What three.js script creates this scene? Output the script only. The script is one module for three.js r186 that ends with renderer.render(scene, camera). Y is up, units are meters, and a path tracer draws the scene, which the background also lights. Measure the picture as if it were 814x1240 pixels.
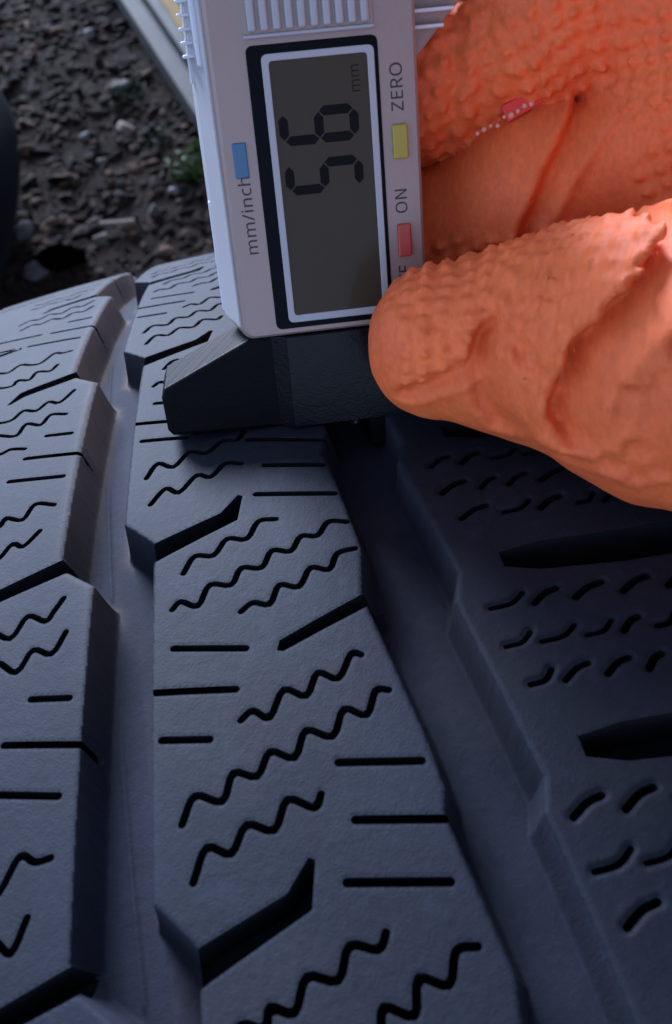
import * as THREE from 'three';
import { mergeGeometries } from 'three/addons/utils/BufferGeometryUtils.js';
import { RoundedBoxGeometry } from 'three/addons/geometries/RoundedBoxGeometry.js';
import { TextGeometry } from 'three/addons/geometries/TextGeometry.js';
import { FontLoader } from 'three/addons/loaders/FontLoader.js';

// ---------------------------------------------------------------- camera, sky, sun, exposure
const scene = new THREE.Scene();
const R = 0.31;                                                     // tyre radius; the wheel axis is the x axis, at the origin
const camera = new THREE.PerspectiveCamera(55, 672 / 1024, 0.005, 200);
camera.position.set(0.020758, 0.402329, 0);
const right = new THREE.Vector3(0.968659, -0.109378, 0.223015), up = new THREE.Vector3(0.245639, 0.555163, -0.794642), back = new THREE.Vector3(-0.036893, 0.824519, 0.564631);
camera.quaternion.setFromRotationMatrix(new THREE.Matrix4().makeBasis(right, up, back));
camera.focus = 0.135; camera.userData.fStop = 40;
scene.add(camera);

const SKY_W = 128, SKY_H = 64, skyData = new Float32Array(SKY_W * SKY_H * 4);
for (let j = 0; j < SKY_H; j++) for (let i = 0; i < SKY_W; i++) {   // a clear dusk sky, paler towards the horizon than overhead
  const e = ((j + 0.5) / SKY_H - 0.5) * Math.PI, k = e > 0 ? 1.7 - 1.5 * Math.sin(e) ** 0.6 : 0.6 * Math.max(0.2, 1 + 3 * e);
  skyData.set([0.11 * k, 0.143 * k, 0.222 * k, 1], (j * SKY_W + i) * 4);
}
const sky = new THREE.DataTexture(skyData, SKY_W, SKY_H, THREE.RGBAFormat, THREE.FloatType);
sky.mapping = THREE.EquirectangularReflectionMapping; sky.magFilter = THREE.LinearFilter; sky.needsUpdate = true;
scene.background = sky; scene.environment = sky;

const sun = new THREE.DirectionalLight(new THREE.Color(0.68, 0.78, 1.0), 1.5);
sun.position.set(-0.18, 0.38, -1.0); sun.castShadow = true; sun.shadow.radius = 45;
Object.assign(sun.shadow.camera, { left: -1, right: 1, top: 1, bottom: -1, near: 0.1, far: 6 });
scene.add(sun, sun.target);

const renderer = new THREE.WebGLRenderer();
renderer.setSize(672, 1024);
renderer.toneMapping = THREE.LinearToneMapping; renderer.toneMappingExposure = 9.6;
renderer.shadowMap.enabled = true;

// ---------------------------------------------------------------- helpers
let seed = 7;
const rnd = () => { seed = (seed * 1664525 + 1013904223) >>> 0; return seed / 4294967296; };
const hash = (x, y, z = 0) => { let h = (Math.imul(x, 374761393) + Math.imul(y, 668265263) + Math.imul(z, 1274126177)) | 0; h = Math.imul(h ^ (h >>> 13), 1274126177); return ((h ^ (h >>> 16)) >>> 0) / 4294967296; };
const sm = (t) => t * t * (3 - 2 * t), lerp = (a, b, t) => a + (b - a) * t, clamp = (x, a, b) => Math.min(b, Math.max(a, x));
function noise3(x, y, z) {
  const i = Math.floor(x), j = Math.floor(y), k = Math.floor(z), a = sm(x - i), b = sm(y - j), c = sm(z - k);
  const q = (w) => lerp(lerp(hash(i, j, k + w), hash(i + 1, j, k + w), a), lerp(hash(i, j + 1, k + w), hash(i + 1, j + 1, k + w), a), b);
  return lerp(q(0), q(1), c);
}
function tileNoise(x, y, n) {                                       // value noise with period n
  const i = Math.floor(x), j = Math.floor(y), a = sm(x - i), b = sm(y - j), m = (v) => ((v % n) + n) % n;
  return lerp(lerp(hash(m(i), m(j), n), hash(m(i + 1), m(j), n), a), lerp(hash(m(i), m(j + 1), n), hash(m(i + 1), m(j + 1), n), a), b);
}
function texture(size, metres, fn, srgb) {                          // fn(u, v) with u, v in 0..1 -> [r, g, b] 0..1
  const d = new Uint8Array(size * size * 4);
  for (let y = 0; y < size; y++) for (let x = 0; x < size; x++) { const c = fn(x / size, y / size); for (let k = 0; k < 3; k++) d[(y * size + x) * 4 + k] = clamp(c[k], 0, 1) * 255; d[(y * size + x) * 4 + 3] = 255; }
  const t = new THREE.DataTexture(d, size, size); t.wrapS = t.wrapT = THREE.RepeatWrapping; t.magFilter = THREE.LinearFilter;
  t.repeat.set(1 / metres, 1 / metres); if (srgb) t.colorSpace = THREE.SRGBColorSpace; t.needsUpdate = true; return t;
}
const lin = (r, g, b) => new THREE.Color().setRGB(r, g, b);
const fbm = (u, v, f, o = 4) => { let s = 0, a = 0.5, t = 0; for (let k = 0; k < o; k++) { s += a * tileNoise(u * f, v * f, f); t += a; a *= 0.55; f *= 2; } return s / t; };
const used = {};
const numbered = (n) => { used[n] = (used[n] ?? -1) + 1; return used[n] ? n + '_' + String(used[n]).padStart(3, '0') : n; };
function mesh(name, g, m, parent) { const o = new THREE.Mesh(g, m); o.name = numbered(name); o.castShadow = o.receiveShadow = true; (parent ?? scene).add(o); return o; }
function thing(name, label, category, group) { const o = new THREE.Group(); o.name = numbered(name); o.userData = { label, category }; if (group) o.userData.group = group; scene.add(o); return o; }
function tag(o, label, category, group) { Object.assign(o.userData, { label, category }); if (group) o.userData.group = group; return o; }

// ---------------------------------------------------------------- materials
const grain = texture(512, 0.012, (u, v) => { const n = 0.55 * fbm(u, v, 64, 3) + 0.45 * fbm(u + 0.3, v, 16, 3); return [n, n, n]; });
const rubberMap = texture(1024, 0.09, (u, v) => {
  const d = fbm(u, v, 6, 6), g = fbm(u + 0.4, v + 0.1, 180, 2), s = clamp((fbm(u + 0.7, v, 28, 4) - 0.62) * 5, 0, 1);
  const k = 0.7 + 0.35 * d + 0.3 * (g - 0.5) + 0.25 * s; return [k * 0.86, k * 0.86, k * 0.9];
});
const dustMap = texture(512, 0.06, (u, v) => { const d = fbm(u, v, 5, 6), g = fbm(u, v + 0.2, 100, 2), k = 0.6 + 0.5 * d + 0.2 * (g - 0.5); return [k * (0.84 + 0.1 * d), k * 0.82, k * 0.82]; });
const M = {
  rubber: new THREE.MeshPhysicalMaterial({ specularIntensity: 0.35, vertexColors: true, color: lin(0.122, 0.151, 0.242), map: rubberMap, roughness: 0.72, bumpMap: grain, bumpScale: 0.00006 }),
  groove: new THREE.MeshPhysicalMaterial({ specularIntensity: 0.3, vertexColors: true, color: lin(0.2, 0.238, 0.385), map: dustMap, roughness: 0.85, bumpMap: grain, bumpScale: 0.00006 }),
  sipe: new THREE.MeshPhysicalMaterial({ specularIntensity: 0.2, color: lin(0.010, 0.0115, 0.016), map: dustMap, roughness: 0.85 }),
  sidewall: new THREE.MeshStandardMaterial({ color: lin(0.015, 0.016, 0.019), roughness: 0.7 }),
  silver: new THREE.MeshPhysicalMaterial({ color: lin(0.29, 0.206, 0.178), roughness: 0.42, metalness: 0.15, bumpMap: grain, bumpScale: 0.00002, clearcoat: 0.15, clearcoatRoughness: 0.4 }),  // silver plastic; the glove's bounced light is put in as a pink cast
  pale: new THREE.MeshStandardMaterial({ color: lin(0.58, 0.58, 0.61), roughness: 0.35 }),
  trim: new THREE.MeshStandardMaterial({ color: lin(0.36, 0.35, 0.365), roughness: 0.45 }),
  black: new THREE.MeshPhysicalMaterial({ specularIntensity: 0.15, color: lin(0.001, 0.0012, 0.0025), roughness: 0.45 }),
  foot: new THREE.MeshPhysicalMaterial({ specularIntensity: 0.16, color: lin(0.0016, 0.0017, 0.0025), roughness: 0.5, bumpMap: grain, bumpScale: 0.00008 }),
  footBlock: new THREE.MeshPhysicalMaterial({ specularIntensity: 0.3, color: lin(0.002, 0.0022, 0.0034), roughness: 0.28, bumpMap: grain, bumpScale: 0.00004 }),
  lcd: new THREE.MeshPhysicalMaterial({ color: lin(0.05, 0.038, 0.024), roughness: 0.4, specularIntensity: 0.12, clearcoat: 0.1, clearcoatRoughness: 0.12, bumpMap: grain, bumpScale: 0.00001 }),
  segment: new THREE.MeshPhysicalMaterial({ specularIntensity: 0.1, color: lin(0.0085, 0.0075, 0.008), roughness: 0.6 }),
  ghost: new THREE.MeshPhysicalMaterial({ specularIntensity: 0.12, color: lin(0.02, 0.014, 0.008), roughness: 0.5 }),
  blue: new THREE.MeshStandardMaterial({ color: lin(0.04, 0.12, 0.22), roughness: 0.45 }),
  yellow: new THREE.MeshStandardMaterial({ color: lin(0.36, 0.27, 0.03), roughness: 0.45 }),
  red: new THREE.MeshStandardMaterial({ color: lin(0.4, 0.05, 0.035), roughness: 0.45 }),
  ink: new THREE.MeshStandardMaterial({ color: lin(0.03, 0.02, 0.022), roughness: 0.6 }),
};

// ---------------------------------------------------------------- the big tyre: tread pattern in millimetres, u across, s along
const PITCH = 50.2;
const drop = (u) => u * u / 1000 + (u > 66 ? (u - 66) ** 2 * 0.06 : 0) + (u < -74 ? (u + 74) ** 2 * 0.06 : 0);
const TH = (s) => s / (R * 1000);
function onTyre(u, s, depth) {                                      // metres, relative to the tyre's base at y = -R
  const r = R * 1000 - drop(u) - depth, t = TH(s);
  return [u / 1000, (r * Math.cos(t)) / 1000 + R, (-r * Math.sin(t)) / 1000];
}
const catmull = (p) => { if (p.length < 3) return p; const c = new THREE.CatmullRomCurve3(p.map(([a, b]) => new THREE.Vector3(a, b, 0)), false, 'catmullrom', 0.5); return c.getPoints((p.length - 1) * 4).map((v) => [v.x, v.y]); };
const features = [];                                                // cuts: polylines with half width, or polygons
let featureId = 0;
const SIPE = 0, SLOT = 1;
function addLine(p, hw) { features.push({ kind: SIPE, id: featureId++, line: catmull(p), hw, depth: 4.2, ramp: 0.2 }); }
function addPoly(p, depth = 5.2, ramp = 0.55) { features.push({ kind: SLOT, id: featureId++, poly: p, depth, ramp }); }
const shift = (p, d) => p.map(([u, s]) => [u, s + d]);
const mean = (p) => p.reduce((a, b) => a + b[1], 0) / p.length;
function tiled(items, hw, cover, source) {                          // as seen inside `cover`, repeated by the pitch beyond it
  for (const it of items) {
    addLine(it, hw);
    if (mean(it) < source || mean(it) >= source + PITCH) continue;
    for (let k = -2; k <= 4; k++) { const q = shift(it, k * PITCH), m = mean(q); if (k && (m < cover[0] || m > cover[1]) && m > -28 && m < 232) addLine(q, hw); }
  }
}
// left rib
tiled([[[-15.7, 47.5], [-6.6, 44.8]], [[-19.5, 42.8], [-9.9, 39.8]], [[-12.8, 52.5], [-8.5, 51.3]], [[-17.6, 93.2], [-9.7, 90.9]], [[-15.6, 98.1], [-7.0, 95.6]], [[-12.7, 103.1], [-8.9, 101.9]],
  [[-28, 45], [-21.5, 43.3]], [[-27, 51], [-18, 48.5]]], 0.44, [20, 130], 23);
tiled([
  [[-24, 61.5], [-22, 63.4], [-20, 62], [-18.2, 64.2], [-15.5, 62.1], [-13.5, 64.9], [-11.3, 63.3], [-10.3, 64.5], [-9.1, 66.3]],
  [[-23, 56.5], [-21, 58.6], [-19, 57.2], [-17, 59], [-14.6, 56.8], [-12.7, 59.4], [-10.5, 58.1], [-8.8, 60.8]],
  [[-24, 32.5], [-21.8, 31.3], [-20, 33.4], [-17.8, 31.8], [-16, 31.4], [-13.9, 34.5], [-12.4, 33.5], [-10.8, 33.5]],
  [[-24, 27.4], [-21.8, 26], [-20, 28.2], [-18, 26.3], [-16.4, 27], [-14.8, 25.5], [-13.2, 28.3]],
  [[-22, 76], [-20, 77.8], [-18, 76.4], [-16.1, 78.8], [-14.6, 77.7], [-12.5, 80.0]], [[-24, 83.5], [-21.8, 82], [-20, 84.4], [-18.1, 83.2], [-17.4, 84.7], [-15.0, 83.3], [-13.4, 86.0], [-10.7, 84.7]],
  [[-26, 102.6], [-23.6, 101.2], [-22, 103], [-19.7, 101.4], [-18.2, 102.0], [-15.9, 101.0]], [[-24, 106.4], [-22, 108.4], [-20.3, 107.2], [-17.6, 105.7], [-16.3, 108.6], [-13.9, 107.0], [-12.5, 109.4], [-10.0, 108.3]],
  [[-24, 110], [-22, 112.4], [-20.8, 111.4], [-18.8, 111.3], [-17.2, 113.5], [-15.0, 112.2], [-13.2, 114.2], [-11.3, 112.9], [-9.1, 116.0]],
  [[-26, 125], [-24, 126.6], [-22.4, 125.2], [-20.2, 124.7], [-19.5, 126.6], [-17.4, 125.2], [-16.3, 127.9], [-14.0, 126.7], [-12.8, 128.8]],
], 0.4, [20, 130], 23);
// centre rib
tiled([[[3.5, 54.3], [11.4, 51.9]], [[0.2, 49.2], [9.6, 46.9]], [[1.2, 43.0], [6.1, 41.7]], [[18.5, 35.6], [26.5, 33.7]], [[18.8, 29.4], [27.4, 27.3]], [[16.7, 23.8], [25.9, 21.6]], [[16.0, 76.5], [25.8, 73.3]], [[17.9, 82.1], [25.5, 79.5]], [[16.4, 88.8], [26.5, 85.0]],
  [[0.2, 99.9], [6.2, 98.1]], [[1.7, 94.6], [8, 92.8]], [[3.9, 104.5], [10, 102.6]]], 0.46, [18, 108], 21.6);
tiled([
  [[2.0, 85.3], [3.7, 88.1], [5.8, 86.4], [8.2, 89.0], [10.5, 87.9], [13.0, 89.9], [15, 89.4], [16.2, 91.2]],
  [[2.3, 79.4], [4.5, 82.0], [6.2, 80.5], [8.8, 83.3], [10.6, 82.2], [12.8, 84.4], [14.9, 83.6]],
  [[5.6, 65.3], [7.2, 67.7], [9.5, 67.1], [11.4, 69.4], [13.8, 68.6], [15.6, 71.2], [17.8, 70.9]],
  [[3.8, 60.0], [4.9, 60.9], [6.8, 59.6], [8.5, 62.4], [11.0, 61.6], [12.5, 63.9], [14.9, 63.2], [16.5, 65.6], [18.7, 64.8], [20.3, 66.9], [22.3, 66.4], [24.0, 68.4], [26.2, 67.7]],
  [[11.6, 57.2], [13.1, 58.1], [15.0, 57.3], [16.5, 59.8], [18.7, 58.9], [20.5, 61.4], [22.6, 60.5], [24.0, 62.7], [26.2, 62.9]],
  [[9.6, 43.0], [11.0, 43.8], [12.6, 42.5], [14.6, 45.4], [16.8, 44.0], [18.5, 46.5], [20.5, 45.2], [22.5, 47.9], [23.5, 47.5]],
  [[2.3, 33.3], [3.9, 35.9], [6.5, 34.6], [8.0, 37.3], [10.3, 36.3], [12.0, 38.6], [14.3, 37.3], [16.0, 40.0], [18.5, 38.6], [20.3, 41.4], [22.4, 40.1], [24.0, 42.7], [25.3, 42.4]],
  [[2.7, 27.4], [4.4, 30.4], [6.6, 29.2], [8.5, 31.6], [11.0, 30.4], [12.8, 33.1], [15.2, 31.6], [16.1, 32.8]],
  [[3.6, 12.2], [5.2, 14.4], [7.2, 13.6], [7.9, 15.2], [9.9, 14.3], [11.5, 16.8], [14.1, 15.9], [15.7, 18.4], [18.1, 17.5], [19.1, 18.7]],
  [[12.6, 9.2], [14.2, 11.4], [16.5, 10.8], [17.4, 12.9], [19.8, 11.7], [20.9, 14.4], [23.3, 13.3], [24.7, 15.8], [26.6, 15.7]],
], 0.42, [9, 92], 24);
// right shoulder: the pattern returns every half pitch
for (let k = -3; k <= 8; k++) {
  const o = 55.5 + 25.1 * k;
  for (const [du, ds, ph] of [[38.8, -5.1, 0], [37.7, -10.4, 1], [39.3, -15.6, 0.4]]) {
    for (let i = 0, u = du + 1.1 * ph; u < 62; i++) {               // short cuts, pinched shut between
      const s = o + ds - (u - du) * 0.075, a = hash(i, k + 9, 1 + ds | 0), b = hash(i, k + 9, 40 + ds | 0), l = 2.3 + 1.9 * a;
      addLine(b < 0.35 ? [[u, s - 0.5], [u + l * 0.6, s - 0.35], [u + l, s + 0.75]] : [[u, s - 0.6], [u + l * 0.45, s + 0.5], [u + l * 0.85, s + 0.85]], 0.3 + 0.16 * b); features.at(-1).lip = 0.55;
      u += l + 0.75 + 0.5 * b;
    }
  }
  addPoly([[42.2, o + 2.1], [47, o + 2.6], [56, o + 2.2], [90, o + 1], [90, o - 3.4], [56, o - 2.8], [46, o - 1.6], [42.2, o - 0.2]], 5.4, 0.7);
  addPoly([[-52, o + 1.6], [-60, o + 2.2], [-95, o + 1], [-95, o - 3.4], [-56, o - 2.8]], 5.4, 0.7);
}
for (let k = -2; k <= 4; k++) {
  const o = k * PITCH;
  addPoly(shift([[1.4, 21.05], [2.4, 21.5], [11.1, 24.2], [13.7, 27.0], [14.3, 26.6], [13.1, 22.2], [3.6, 18.6], [1.4, 17.7]], o));
  addPoly(shift([[27.5, 56.4], [25.4, 55.7], [15.2, 51.9], [14.7, 50.6], [15.4, 50.3], [25.2, 53.6], [27.5, 54.3]], o));
  addPoly(shift([[-8.2, 23.1], [-9.2, 22.9], [-18.4, 20.3], [-20.4, 16.7], [-19.6, 16.7], [-17.6, 18.2], [-8.2, 20.4]], o));
  addPoly(shift([[-38.5, 40.2], [-21, 43.6], [-20.7, 42.4], [-38.5, 37.8]], o), 4.6, 0.5);
}
// the main grooves: a left and a right rim, each a zigzag u(s)
const saw = (list, period, a, b) => { const r = []; for (let k = -8; k < 16; k++) for (const [u, s] of list) if (s + k * period > a && s + k * period < b) r.push([u, s + k * period]); return r.sort((p, q) => p[1] - q[1]); };
const grooves = [
  [saw([[-5.3, 16.8], [-8.5, 20.2], [-9.2, 23.2]], PITCH, -90, 320), saw([[2.4, 21.3], [-1.25, 26.3]], PITCH, -90, 320)],
  [[[27.5, -90], [27.4, -17], [26.9, -13], [29.2, -9], [28.3, 8.5], [29.1, 12.4], [27.6, 24.5], [27.3, 27.8], [28.0, 30.3], [27.7, 36], [25.7, 53.5], [25.6, 56], [27.0, 62.5], [26.2, 79], [25.8, 82], [27.3, 87], ...saw([[25.7, 103.7], [25.6, 106.5], [27.0, 112.5]], 25.1, 100, 320)],
    [...saw([[36.6, 1], [37.6, 4.5]], 25.1, -90, 5), [36.6, 22], [36.2, 25.7], [37.4, 29.2], [35.2, 51.8], [36.7, 55.8], [34.8, 77], [36.3, 80.8], ...saw([[34.8, 102], [36.3, 106]], 25.1, 101, 320)]],
  [saw([[-46.4, 4], [-44.6, 7]], 25.1, -90, 320), saw([[-36, 6], [-37.8, 10]], 25.1, -90, 320)],
];
const railU = (L, s) => { let a = 0, b = L.length - 1; while (b - a > 1) { const m = (a + b) >> 1; if (L[m][1] <= s) a = m; else b = m; } return lerp(L[a][0], L[b][0], (s - L[a][1]) / (L[b][1] - L[a][1])); };
const segD = (px, py, a, b) => { const dx = b[0] - a[0], dy = b[1] - a[1], t = clamp(((px - a[0]) * dx + (py - a[1]) * dy) / (dx * dx + dy * dy), 0, 1); return Math.hypot(px - a[0] - t * dx, py - a[1] - t * dy); };
function railD(L, u, s) { let a = 0, b = L.length - 1; while (b - a > 1) { const m = (a + b) >> 1; if (L[m][1] <= s) a = m; else b = m; } let d = 1e9; for (let i = Math.max(0, a - 1); i <= Math.min(L.length - 2, a + 1); i++) d = Math.min(d, segD(u, s, L[i], L[i + 1])); return d; }
function grooveD(g, u, s) {
  const l = railU(g[0], s), r = railU(g[1], s), m = (l + r) / 2, side = u < m ? 0 : 1, inside = side ? u < r : u > l;
  if (u < l - 5 || u > r + 5) return 9;
  const d = railD(g[side], u, s); return inside ? -d : d;
}
const BIN = 4, bins = new Map(), key = (i, j) => i * 4096 + j;
for (const f of features) {
  const p = f.line ?? f.poly, pad = 2.2;
  const a = Math.floor((Math.min(...p.map((q) => q[0])) - pad) / BIN), b = Math.floor((Math.max(...p.map((q) => q[0])) + pad) / BIN), c = Math.floor((Math.min(...p.map((q) => q[1])) - pad) / BIN), d = Math.floor((Math.max(...p.map((q) => q[1])) + pad) / BIN);
  for (let i = a; i <= b; i++) for (let j = c; j <= d; j++) { const k = key(i + 200, j + 200); if (!bins.has(k)) bins.set(k, []); bins.get(k).push(f); }
}
function featD(f, u, s) {
  if (f.line) { let d = 1e9; for (let i = 0; i + 1 < f.line.length; i++) d = Math.min(d, segD(u, s, f.line[i], f.line[i + 1])); return d - f.hw; }
  let d = 1e9, ins = false; const p = f.poly;
  for (let i = 0, j = p.length - 1; i < p.length; j = i++) {
    d = Math.min(d, segD(u, s, p[j], p[i]));
    if ((p[i][1] > s) !== (p[j][1] > s) && u < (p[j][0] - p[i][0]) * (s - p[i][1]) / (p[j][1] - p[i][1]) + p[i][0]) ins = !ins;
  }
  return ins ? -d : d;
}
const GDEPTH = 6.2, GRAMP = 1.3;
const LINE = (s) => -4.5 - (s - 22) * 0.01;
const out = { d: 0, cut: null, dG: 0, gi: 0, depth: 0 };
function cutAt(u, s) {                                              // nearest cut, and how deep the tread is here
  let best = 9, cut = null, depth = 0, dG = 9, gi = -1;
  for (let i = 0; i < 3; i++) { const d = grooveD(grooves[i], u, s); if (d < dG) { dG = d; gi = i; } }
  if (dG < 0) { const t = clamp(-dG / GRAMP, 0, 1), w = gi === 0 && u < -2 ? clamp((s - 50) / 50, 0, 1) : gi === 1 && u > 31 ? 0.5 : 0; depth = (0.17 + 0.32 * w) * (1 - t) + (GDEPTH - 0.0)  * (1 - (1 - t) ** 1.6); }
  else if (dG < 1.5) { const w = gi === 0 && u < -2 ? clamp((s - 50) / 50, 0, 1) : gi === 1 && u > 31 ? 0.5 : 0, q = 0.65 + 0.4 * w; if (dG < q) depth = (0.17 + 0.32 * w) * (1 - dG / q) ** 2; }   // worn, rounded rim
  for (const f of bins.get(key(Math.floor(u / BIN) + 200, Math.floor(s / BIN) + 200)) ?? []) {
    const d = featD(f, u, s);
    if (Math.abs(d) < Math.abs(best) || (d < 0 && best >= 0)) { if (!(best < 0 && d >= 0)) { best = d; cut = f; } }
    const lip = f.lip ?? 0.3; if (Math.abs(d) < lip) depth = Math.max(depth, lip * (f.lip ? 0.5 : 0.22) * (1 - Math.abs(d) / lip) ** 1.6);
  }
  // the fine moulding line along the floor of the left groove
  if (gi === 0 && dG < -1.7) depth -= 0.3 * clamp((-1.7 - dG) / 0.8, 0, 1) * Math.exp(-(((u - LINE(s)) / 0.24) ** 2));
  out.d = best; out.cut = cut; out.dG = dG; out.gi = gi; out.depth = depth; return out;
}

const tyre = thing('tyre', 'big black tyre with zigzag sipes and deep grooves under the digital gauge', 'tyre');
tyre.position.y = -R;
{
  const us = [], ss = [];
  for (let u = -80; u < -34; u += 0.8) us.push(u);
  for (let u = -34; u < -18; u += 0.3) us.push(u);
  for (let u = -18; u < 44; u += 0.235) us.push(u);
  for (let u = 44; u < 62; u += 0.3) us.push(u);
  for (let u = 62; u <= 75.01; u += 0.8) us.push(u);
  for (let s = -28; s < 0; s += 0.5) ss.push(s);
  for (let s = 0; s < 70; s += 0.2) ss.push(s);
  for (let s = 70; s < 135; s += 0.27) ss.push(s);
  for (let s = 135; s <= 232; s += 0.4) ss.push(s);
  const nu = us.length, ns = ss.length, pos = new Float32Array(nu * ns * 3), uv = new Float32Array(nu * ns * 2), gd = new Float32Array(nu * ns), cd = new Float32Array(nu * ns), dep = new Float32Array(nu * ns), vc = new Float32Array(nu * ns * 3), cid = new Int16Array(nu * ns), gid = new Int8Array(nu * ns);
  for (let j = 0; j < ns; j++) for (let i = 0; i < nu; i++) {
    let u = us[i], s = ss[j];
    const cu = Math.min(us[Math.min(i + 1, nu - 1)] - u || 1, 0.8), cs = ss[Math.min(j + 1, ns - 1)] - s || 1, cell = Math.max(cu, cs), inner = i > 0 && i < nu - 1 && j > 0 && j < ns - 1;
    cutAt(u, s);
    if (inner) {                                                    // draw vertices that lie near an edge onto it, so that edges run clean
      const onG = Math.abs(out.dG) < Math.abs(out.d), d = onG ? out.dG : out.d;
      if (Math.abs(d) < 0.56 * cell && (onG || out.cut)) {
        const e = 0.02, g = grooves[out.gi], f = out.cut, F = onG ? (a, b) => grooveD(g, a, b) : (a, b) => featD(f, a, b);
        let gx = (F(u + e, s) - F(u - e, s)) / (2 * e), gy = (F(u, s + e) - F(u, s - e)) / (2 * e); const l = Math.hypot(gx, gy);
        if (l > 0.5) { u = clamp(u - d * gx / l / l, u - 0.6 * cu, u + 0.6 * cu); s = clamp(s - d * gy / l / l, s - 0.6 * cs, s + 0.6 * cs); cutAt(u, s); }
      }
    }
    const k = j * nu + i, wear = 0.05 * (noise3(u * 0.25, s * 0.25, 3) - 0.5) + 0.02 * (noise3(u * 1.3, s * 1.3, 9) - 0.5);
    pos.set(onTyre(u, s, out.depth + wear), k * 3); uv.set([u / 1000, s / 1000], k * 2);
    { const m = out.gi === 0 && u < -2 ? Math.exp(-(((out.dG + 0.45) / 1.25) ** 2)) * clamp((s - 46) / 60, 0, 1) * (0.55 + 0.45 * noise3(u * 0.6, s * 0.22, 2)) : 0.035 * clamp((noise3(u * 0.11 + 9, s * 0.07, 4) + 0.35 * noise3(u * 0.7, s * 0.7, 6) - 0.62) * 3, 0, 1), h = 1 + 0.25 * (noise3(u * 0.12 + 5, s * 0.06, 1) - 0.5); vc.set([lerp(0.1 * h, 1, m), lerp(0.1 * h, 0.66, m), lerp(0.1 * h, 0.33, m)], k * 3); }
    gd[k] = out.dG; dep[k] = out.depth; cd[k] = out.d; cid[k] = out.cut ? out.cut.id : -1; gid[k] = out.gi;
  }
  const nor = new Float32Array(nu * ns * 3), e1 = new THREE.Vector3(), e2 = new THREE.Vector3(), P = (k, v) => v.set(pos[k * 3], pos[k * 3 + 1], pos[k * 3 + 2]), a = new THREE.Vector3(), b = new THREE.Vector3();
  for (let j = 0; j < ns; j++) for (let i = 0; i < nu; i++) {
    const kk = j * nu + i;
    if (Math.abs(gd[kk]) < 2 || Math.abs(cd[kk]) < 0.75) {          // near an edge: the slope of the cut itself, so that rims run evenly
      const u = uv[kk * 2] * 1000, s = uv[kk * 2 + 1] * 1000, h = 0.13, D = (x, y) => { cutAt(x, y); return out.depth; }, gu = (D(u + h, s) - D(u - h, s)) / (2 * h), gs = (D(u, s + h) - D(u, s - h)) / (2 * h), th = TH(s), q = gu + u / 500;
      const l = Math.hypot(q, gs, 1), ny = Math.cos(th) / l - gs * Math.sin(th) / l, nz = -Math.sin(th) / l - gs * Math.cos(th) / l;
      nor.set([q / l, ny, nz], kk * 3); continue;
    }
    P(j * nu + Math.max(i - 1, 0), a); P(j * nu + Math.min(i + 1, nu - 1), b); e1.subVectors(b, a);
    P(Math.max(j - 1, 0) * nu + i, a); P(Math.min(j + 1, ns - 1) * nu + i, b); e2.subVectors(b, a);
    e1.cross(e2).normalize(); nor.set([e1.x, e1.y, e1.z], (j * nu + i) * 3);
  }
  const parts = new Map();
  for (let j = 0; j < ns - 1; j++) for (let i = 0; i < nu - 1; i++) {
    const w = [j * nu + i, j * nu + i + 1, (j + 1) * nu + i + 1, (j + 1) * nu + i], um = us[i], e = w.map((k) => Math.min(Math.abs(gd[k]), Math.abs(cd[k])));
    for (const q of e[0] + e[2] <= e[1] + e[3] ? [[w[0], w[1], w[2]], [w[0], w[2], w[3]]] : [[w[0], w[1], w[3]], [w[1], w[2], w[3]]]) {
    const inG = q.every((k) => gd[k] <= 0.03), id = cid[q[0]], inC = id >= 0 && q.every((k) => cd[k] <= 0.03 && cid[k] === id && dep[k] < features[id].depth - 0.1);
    if (inC) continue;                                              // an opening; its walls and floor follow below
    const part = inG ? 'g' + gid[q[0]] : 'r' + (um < -41 ? 0 : um < -4 ? 1 : um < 32 ? 2 : 3);
    if (!parts.has(part)) parts.set(part, []);
    parts.get(part).push(...q);
    }
  }
  const build = (idx) => {
    const map = new Map(), p = [], n = [], t = [], cc = [], ix = [];
    for (const k of idx) { if (!map.has(k)) { map.set(k, map.size); p.push(pos[k * 3], pos[k * 3 + 1], pos[k * 3 + 2]); n.push(nor[k * 3], nor[k * 3 + 1], nor[k * 3 + 2]); t.push(uv[k * 2], uv[k * 2 + 1]); cc.push(vc[k * 3], vc[k * 3 + 1], vc[k * 3 + 2]); } ix.push(map.get(k)); }
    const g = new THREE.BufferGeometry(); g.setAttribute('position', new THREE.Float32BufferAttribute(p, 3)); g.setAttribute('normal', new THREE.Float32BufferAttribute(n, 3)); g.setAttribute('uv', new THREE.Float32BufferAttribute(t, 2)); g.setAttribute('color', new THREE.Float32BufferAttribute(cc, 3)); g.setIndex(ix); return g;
  };
  const ribs = {};
  for (const [k, name, label] of [['r0', 'shoulder_rib'], ['r1', 'tread_rib'], ['r2', 'tread_rib', 'middle rib with slanted slots under the gauge'], ['r3', 'shoulder_rib', 'shaded shoulder rib below the gloved thumb'], ['g0', 'tread_groove'], ['g1', 'tread_groove', 'groove running out from under the gauge foot'], ['g2', 'tread_groove']])
    if (parts.has(k)) { ribs[k] = mesh(name, build(parts.get(k)), k[0] === 'g' ? M.groove : M.rubber, tyre); if (label) ribs[k].userData.label = label; }
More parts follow.
